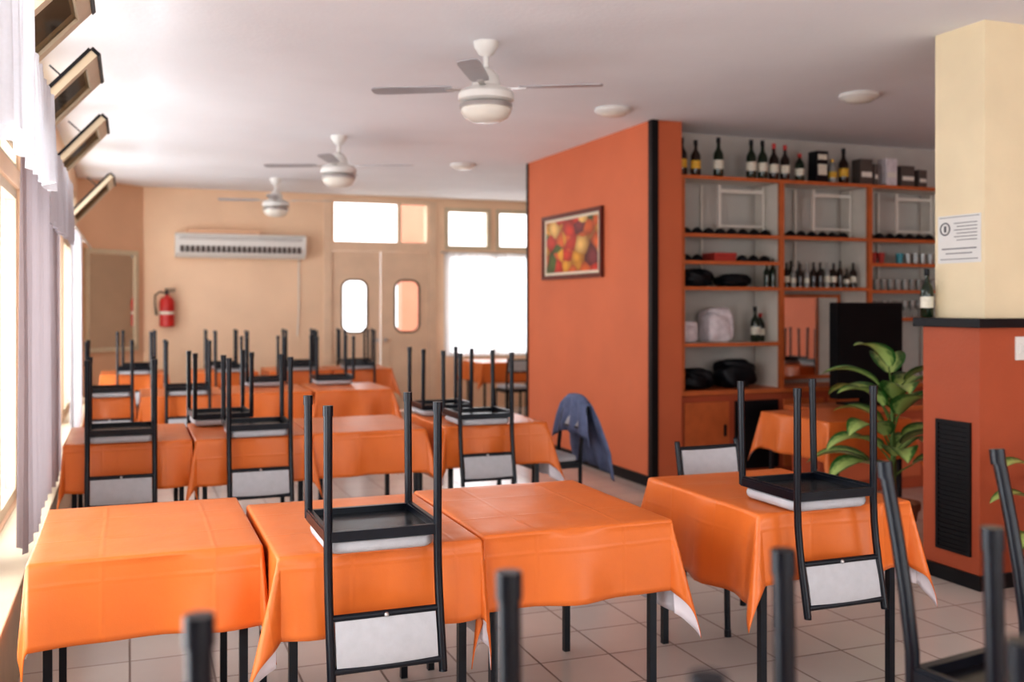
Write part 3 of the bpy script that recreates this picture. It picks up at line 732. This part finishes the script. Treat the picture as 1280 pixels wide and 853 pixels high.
# ------------------------------------------------------------------ tables and cloths
def table(x0, x1, y0, y1):
    bm = bmesh.new(); i = 0.02
    box(bm, x0+i*0.3, x1-i*0.3, y0+i*0.3, y1-i*0.3, 0.715, 0.742, 0)
    for x in (x0+0.045, x1-0.045):
        for y in (y0+0.045, y1-0.045): box(bm, x-0.0135, x+0.0135, y-0.0135, y+0.0135, 0, 0.715, 1)
    for y in (y0+0.045, y1-0.045): box(bm, x0+0.061, x1-0.061, y-0.012, y+0.012, 0.665, 0.712, 1)
    for x in (x0+0.045, x1-0.045): box(bm, x-0.012, x+0.012, y0+0.061, y1-0.061, 0.665, 0.712, 1)
    finish('dining_table', bm, ['wood', 'steel'])

def cloth(x0, x1, y0, y1, h=0.28, hx=None, fl=(0.3, 0.3, 0.3, 0.3), seed=0, sl=(0.06, 0.06, 0.06, 0.06)):
    rnd = random.Random(seed); zt = 0.752; R = 0.012; hx = hx or h
    def axis(L, h):
        out = sorted(set([-h + h*i/14 for i in range(14)] + [-0.018, -0.012, -0.006, 0.0]))
        inn = [L*i/16 for i in range(1, 16)]
        return out + inn + [L - v for v in out[::-1]]
    U = axis(x1-x0, hx); V = axis(y1-y0, h)
    ph = [rnd.random()*6.28 for _ in range(8)]; k1 = rnd.uniform(5, 8); k2 = rnd.uniform(10, 15)
    bm = bmesh.new(); g = []; uvl = bm.loops.layers.uv.new('UVMap'); off = (rnd.random()*0.1+0.05, rnd.random()*0.1+0.03)
    for v in V:
        row = []
        for u in U:
            a = u if u < 0 else (u-(x1-x0) if u > x1-x0 else 0); b = v if v < 0 else (v-(y1-y0) if v > y1-y0 else 0)
            cx = min(max(u, 0), x1-x0); cy = min(max(v, 0), y1-y0)
            r = sqrt(a*a+b*b)
            if r < 1e-9:
                z = zt + 0.0006*sin(cx*9+ph[0])*sin(cy*8+ph[1]); row.append((bm.verts.new((x0+cx, y0+cy, z)), (u+off[0], v+off[1]))); continue
            p = atan2(abs(b), abs(a)); sx = -1 if a < 0 else 1; sy = -1 if b < 0 else 1
            sxs = sl[0] if sx < 0 else sl[1]; sys_ = sl[2] if sy < 0 else sl[3]
            s = sxs*cos(p)**2 + sys_*sin(p)**2
            ci = (0 if sy < 0 else 2) + (0 if sx < 0 else 1)
            s += fl[ci]*sin(2*p)**2 if (a and b) else 0
            along = cx*sin(p)**2 + cy*cos(p)**2
            side = 0 if b == 0 else 1
            rip = (0.020*sin(k1*along*2+ph[2+side]) + 0.010*sin(k2*along*2+ph[4+side])) * min(1, r/h)*cos(2*p)**2
            rip *= (min(1, (sxs if not side else sys_)/0.05))
            if r < R*pi/2:
                out = R*sin(r/R); dn = R*(1-cos(r/R))
            else:
                q = r-R*pi/2; out = R + s*q; dn = R + q*sqrt(max(0, 1-s*s))
            out += max(rip, -out*0.8) if r > R*1.6 else 0
            if p < 1e-6: dx, dy = sx, 0
            elif a == 0: dx, dy = 0, sy
            else: dx, dy = sx*cos(p), sy*sin(p)
            row.append((bm.verts.new((x0+cx+dx*out, y0+cy+dy*out, zt-dn)), (u+off[0], v+off[1])))
        g.append(row)
    for j in range(len(V)-1):
        for i in range(len(U)-1):
            qd = [g[j][i], g[j][i+1], g[j+1][i+1], g[j+1][i]]
            f = bm.faces.new([t[0] for t in qd])
            for lp, t in zip(f.loops, qd): lp[uvl].uv = t[1]
    o = finish('tablecloth', bm, ['cloth', 'clothback'], smooth=True, angle=180, recalc=False)
    m = o.modifiers.new('thick', 'SOLIDIFY'); m.thickness = 0.003; m.offset = -1; m.material_offset = 1; m.material_offset_rim = 0
    return o

def settable(x0, x1, y0, y1, **k):
    table(x0, x1, y0, y1); cloth(x0-0.002, x1+0.002, y0-0.002, y1+0.002, **k)

# row 1
settable(-0.285, 0.40, 3.39, 4.24, seed=1, h=0.27, hx=0.30, fl=(0.03, 0.12, 0.1, 0.1), sl=(0.0, 0.01, 0.05, 0.05))
settable(0.445, 1.105, 3.20, 4.06, seed=2, h=0.27, hx=0.36, fl=(0.32, 0.06, 0.1, 0.1), sl=(0.01, 0.01, 0.05, 0.05))
settable(1.145, 1.865, 3.24, 4.11, seed=3, h=0.27, hx=0.36, fl=(0.15, 0.20, 0.1, 0.2), sl=(0.01, 0.06, 0.06, 0.05))
settable(2.235, 2.945, 3.20, 4.04, seed=4, h=0.27, hx=0.35, fl=(0.22, 0.20, 0.2, 0.2), sl=(0.06, 0.05, 0.06, 0.05))
# row 2
settable(-0.34, 0.33, 6.15, 7.00, seed=5, fl=(0.1, 0.1, 0.1, 0.1), sl=(0.0, 0.01, 0.05, 0.05))
settable(0.37, 1.02, 6.12, 6.97, seed=6, fl=(0.2, 0.2, 0.1, 0.1), sl=(0.01, 0.01, 0.05, 0.05))
settable(1.06, 1.76, 6.15, 7.00, seed=7, fl=(0.2, 0.25, 0.1, 0.2), sl=(0.01, 0.03, 0.06, 0.05))
settable(1.92, 2.62, 6.20, 7.02, seed=8, hx=0.38, fl=(0.2, 0.25, 0.2, 0.2), sl=(0.04, 0.08, 0.06, 0.05))
# row 3
settable(-0.34, 0.03, 9.15, 9.95, seed=9, fl=(0.1, 0.1, 0.1, 0.1), sl=(0.0, 0.01, 0.05, 0.05))
settable(0.10, 0.78, 9.10, 9.95, seed=10, fl=(0.2, 0.2, 0.1, 0.1), sl=(0.02, 0.02, 0.06, 0.05))
settable(0.84, 1.54, 9.15, 10.0, seed=11, fl=(0.2, 0.2, 0.1, 0.1), sl=(0.02, 0.01, 0.06, 0.05))
settable(1.60, 2.30, 9.15, 10.0, seed=12, fl=(0.2, 0.3, 0.1, 0.3), sl=(0.01, 0.06, 0.06, 0.05))
# row 4
settable(-0.30, 0.40, 12.0, 12.8, seed=13, fl=(0.1, 0.2, 0.1, 0.1), sl=(0.0, 0.02, 0.06, 0.05))
settable(0.70, 1.40, 12.0, 12.8, seed=14, fl=(0.2, 0.2, 0.1, 0.1))
settable(1.55, 2.25, 12.0, 12.8, seed=15, fl=(0.2, 0.2, 0.1, 0.1), sl=(0.02, 0.02, 0.06, 0.05))
settable(2.31, 3.01, 12.0, 12.8, seed=16, fl=(0.2, 0.3, 0.1, 0.1), sl=(0.02, 0.06, 0.06, 0.05))
# others
settable(4.45, 5.15, 12.7, 13.5, seed=17)
settable(4.40, 5.08, 5.50, 6.25, seed=18, fl=(0.2, 0.2, 0.2, 0.2))
# right-hand side of the dining room
settable(6.85, 7.55, 4.5, 5.3, seed=22); settable(7.9, 8.6, 4.4, 5.2, seed=23); settable(7.4, 8.1, 1.8, 2.6, seed=24)
# near row (just below the picture)
settable(0.02, 0.62, 0.30, 1.10, seed=19, fl=(0.2, 0.1, 0.1, 0.1), sl=(0.03, 0.01, 0.05, 0.05))
settable(0.66, 1.26, 0.30, 1.10, seed=20, fl=(0.1, 0.1, 0.1, 0.1), sl=(0.01, 0.02, 0.05, 0.05))
settable(1.42, 2.06, 0.82, 1.52, seed=21, fl=(0.2, 0.2, 0.1, 0.1), h=0.24)

# chairs, row 1
chair_up(0.755, 3.105, 0); chair_up(2.525, 3.115, 0)
chair_std(2.77, 4.16, 2)
# row 2
chair_up(-0.045, 6.06, 0); chair_up(0.72, 6.04, 0); chair_up(2.165, 6.11, 0)
chair_up(2.10, 7.11, 0, flip=True); chair_up(0.55, 7.08, 3, flip=True)
# row 3
chair_up(0.47, 9.02, 0); chair_up(1.88, 10.09, 0, flip=True); chair_up(1.20, 10.09, 2, flip=True); chair_up(-0.16, 9.06, 0)
# row 4
for x in (0.05, 1.10, 1.90, 2.60): chair_up(x, 11.91, random.uniform(-3, 3))
for x in (0.10, 1.05, 2.0, 2.7): chair_up(x, 12.90, random.uniform(-3, 3), flip=True)
# right side
chair_up(7.2, 4.40, 0); chair_up(7.2, 5.40, 0, flip=True); chair_up(8.25, 4.30, 0); chair_up(8.25, 5.30, 4, flip=True); chair_up(7.75, 2.7, 4, flip=True)
# near row
chair_up(0.285, 0.715, 6.5); chair_up(0.967, 0.705, 0)
chair_up(1.605, 1.56, 8, me=CHR, flip=True)
# upright chairs
chair_std(5.35, 12.40, 170); chair_std(4.75, 12.32, 182)
chair_std(2.98-0.185, 6.60, -88)

# jacket over the chair back
bm = bmesh.new(); K = 30; N = 20; rows = []
for j in range(K+1):
    s = -0.30 + 0.85*j/K
    row = []
    for i in range(N+1):
        f = i/N-0.5
        r = 0.034
        if abs(s) < r*pi/2: x = r*sin(s/r); z = r*cos(s/r)
        else:
            sg = 1 if s > 0 else -1; x = sg*(r + (abs(s)-r*pi/2)*(0.22 if sg > 0 else 0.04)); z = -(abs(s)-r*pi/2)
        w = 0.40 + 0.30*min(1, abs(s)/0.35)
        fold = 0.014*sin(f*24+s*6)*min(1, abs(s)/0.12)
        zz = z - 0.07*abs(f*2)**3 + 0.03*sin(f*9)*max(0, (abs(s)-0.25))
        row.append(bm.verts.new((x+fold, f*w, zz)))
    rows.append(row)
for j in range(K):
    for i in range(N): bm.faces.new([rows[j][i], rows[j][i+1], rows[j+1][i+1], rows[j+1][i]])
o = finish('jacket', bm, ['denim'], smooth=True, angle=180); o.location = (3.035, 6.60, 0.865)
m = o.modifiers.new('t', 'SOLIDIFY'); m.thickness = 0.006

# ------------------------------------------------------------------ plants
def plant(nm, x, y, hgt, leaves, seed, pr=0.15, ls=1.0, blocked=None):
    par = bpy.data.objects.new(nm, None); COL.objects.link(par); par.location = (x, y, 0)
    bm = bmesh.new()
    lathe(bm, [(0, 0), (pr*0.7, 0), (pr, 0.26), (pr*1.08, 0.26), (pr*1.08, 0.30), (pr*0.95, 0.30), (pr*0.93, 0.27), (0, 0.27)], seg=28, mi=0)
    finish('pot', bm, ['pot'], smooth=True, parent=par)
    bm = bmesh.new(); lathe(bm, [(0, 0.275), (pr*0.93, 0.272)], seg=28); finish('soil', bm, ['soil'], parent=par)
    rnd = random.Random(seed)
    bs = bmesh.new(); bl = bmesh.new(); uvl = bl.loops.layers.uv.new('UVMap')
    tube(bs, [(0, 0, 0.27), (0.02, 0.01, hgt*0.45), (0.0, 0.0, hgt*0.76)], [0.018, 0.015, 0.01], 8)
    tube(bs, [(0.03, 0.02, 0.27), (0.05, 0.03, hgt*0.35), (0.06, 0.04, hgt*0.5)], [0.014, 0.012, 0.008], 8)
    made = 0; k = 0
    while made < leaves and k < 300:
        k += 1
        az = k*2.4+rnd.uniform(-0.3, 0.3); t = made/leaves
        z0 = hgt*(0.28+0.48*t); L = ls*rnd.uniform(0.28, 0.38)*(1-0.08*t); el = radians(rnd.uniform(30, 55)+28*t)
        dirh = Vector((cos(az), sin(az), 0)); base = Vector((0.01, 0.01, z0)); pl = rnd.uniform(0.10, 0.18)
        q1 = base + dirh*pl*cos(el) + Vector((0, 0, pl*sin(el)))
        W = L*0.27; side = Vector((-sin(az), cos(az), 0)); n = 12; g = []
        p = q1.copy(); e = el*0.75
        for i in range(n+1):
            f = i/n; w = W*(sin(pi*min(1, f*0.97+0.03)**0.75))**0.8 if f < 1 else 0.001
            up = (dirh*(-sin(e)) + Vector((0, 0, cos(e))))
            g.append([(p + side*w*s + up*(abs(s)*w*0.30), (0.5+0.5*s, f)) for s in (-1, -0.5, 0, 0.5, 1)])
            p = p + (dirh*cos(e)+Vector((0, 0, sin(e))))*(L/n); e -= radians(rnd.uniform(5, 8))
        if blocked and any(blocked(v[0].x+x, v[0].y+y, v[0].z) for row in g for v in row): continue
        made += 1
        tube(bs, [base, (base+q1)/2+Vector((0, 0, 0.01)), q1], [0.007, 0.006, 0.004], 6)
        g = [[(bl.verts.new(v[0]), v[1]) for v in row] for row in g]
        for i in range(n):
            for j in range(4):
                qd = [g[i][j], g[i][j+1], g[i+1][j+1], g[i+1][j]]
                f = bl.faces.new([v[0] for v in qd])
                for lp, v in zip(f.loops, qd): lp[uvl].uv = v[1]
    finish('stems', bs, ['stem'], smooth=True, parent=par); finish('leaves', bl, ['leaf'], smooth=True, angle=180, parent=par, recalc=False)
plant('potted_dieffenbachia', 4.50, 5.02, 1.36, 21, 5, 0.16, 1.25,
      lambda X, Y, Z: (X > 4.22 and Y < 4.60) or (X > 4.30 and Y > 5.36 and Z < 0.82))
plant('potted_dieffenbachia', 4.42, 3.76, 0.86, 13, 9, 0.13, 1.0, lambda X, Y, Z: Y > 4.04)

# ------------------------------------------------------------------ lights
def area(nm, loc, rot, sx, sy, L, col=(0.90, 0.95, 1.0)):
    l = bpy.data.lights.new(nm, 'AREA'); l.shape = 'RECTANGLE'; l.size = sx; l.size_y = sy; l.energy = L*pi*sx*sy; l.color = col
    o = bpy.data.objects.new(nm, l); COL.objects.link(o); o.location = loc; o.rotation_euler = rot; return o
area('daylight_left', (XW-0.9, 5.2, 1.75), (0, -pi/2, 0), 3.2, 16.5, 4.6)
area('daylight_front', (3.9, YF-0.6, 1.8), (pi/2, 0, 0), 7.5, 2.6, 1.8)
area('daylight_back', (5.12, YB+0.5, 1.6), (-pi/2, 0, 0), 1.4, 1.6, 6.0)

w = bpy.data.worlds.new('sky'); S.world = w; w.use_nodes = True
bg = w.node_tree.nodes['Background']; bg.inputs[0].default_value = (0.95, 0.97, 1.0, 1); bg.inputs[1].default_value = 3.0

# ------------------------------------------------------------------ camera
cd = bpy.data.cameras.new('camera'); cam = bpy.data.objects.new('camera', cd); COL.objects.link(cam)
cam.location = (0, 0, 1.55); cam.rotation_euler = (pi/2, 0, radians(-21))
cd.sensor_width = 36; cd.lens = 35; cd.shift_y = -46.5/1280
cd.clip_start = 0.05
cd.dof.use_dof = True; cd.dof.focus_distance = 3.25; cd.dof.aperture_fstop = 2.2
S.camera = cam
S.view_settings.view_transform = 'Standard'
try: S.view_settings.look = 'Medium High Contrast'
except Exception as ex: print('look', ex)
S.view_settings.exposure = 0.0
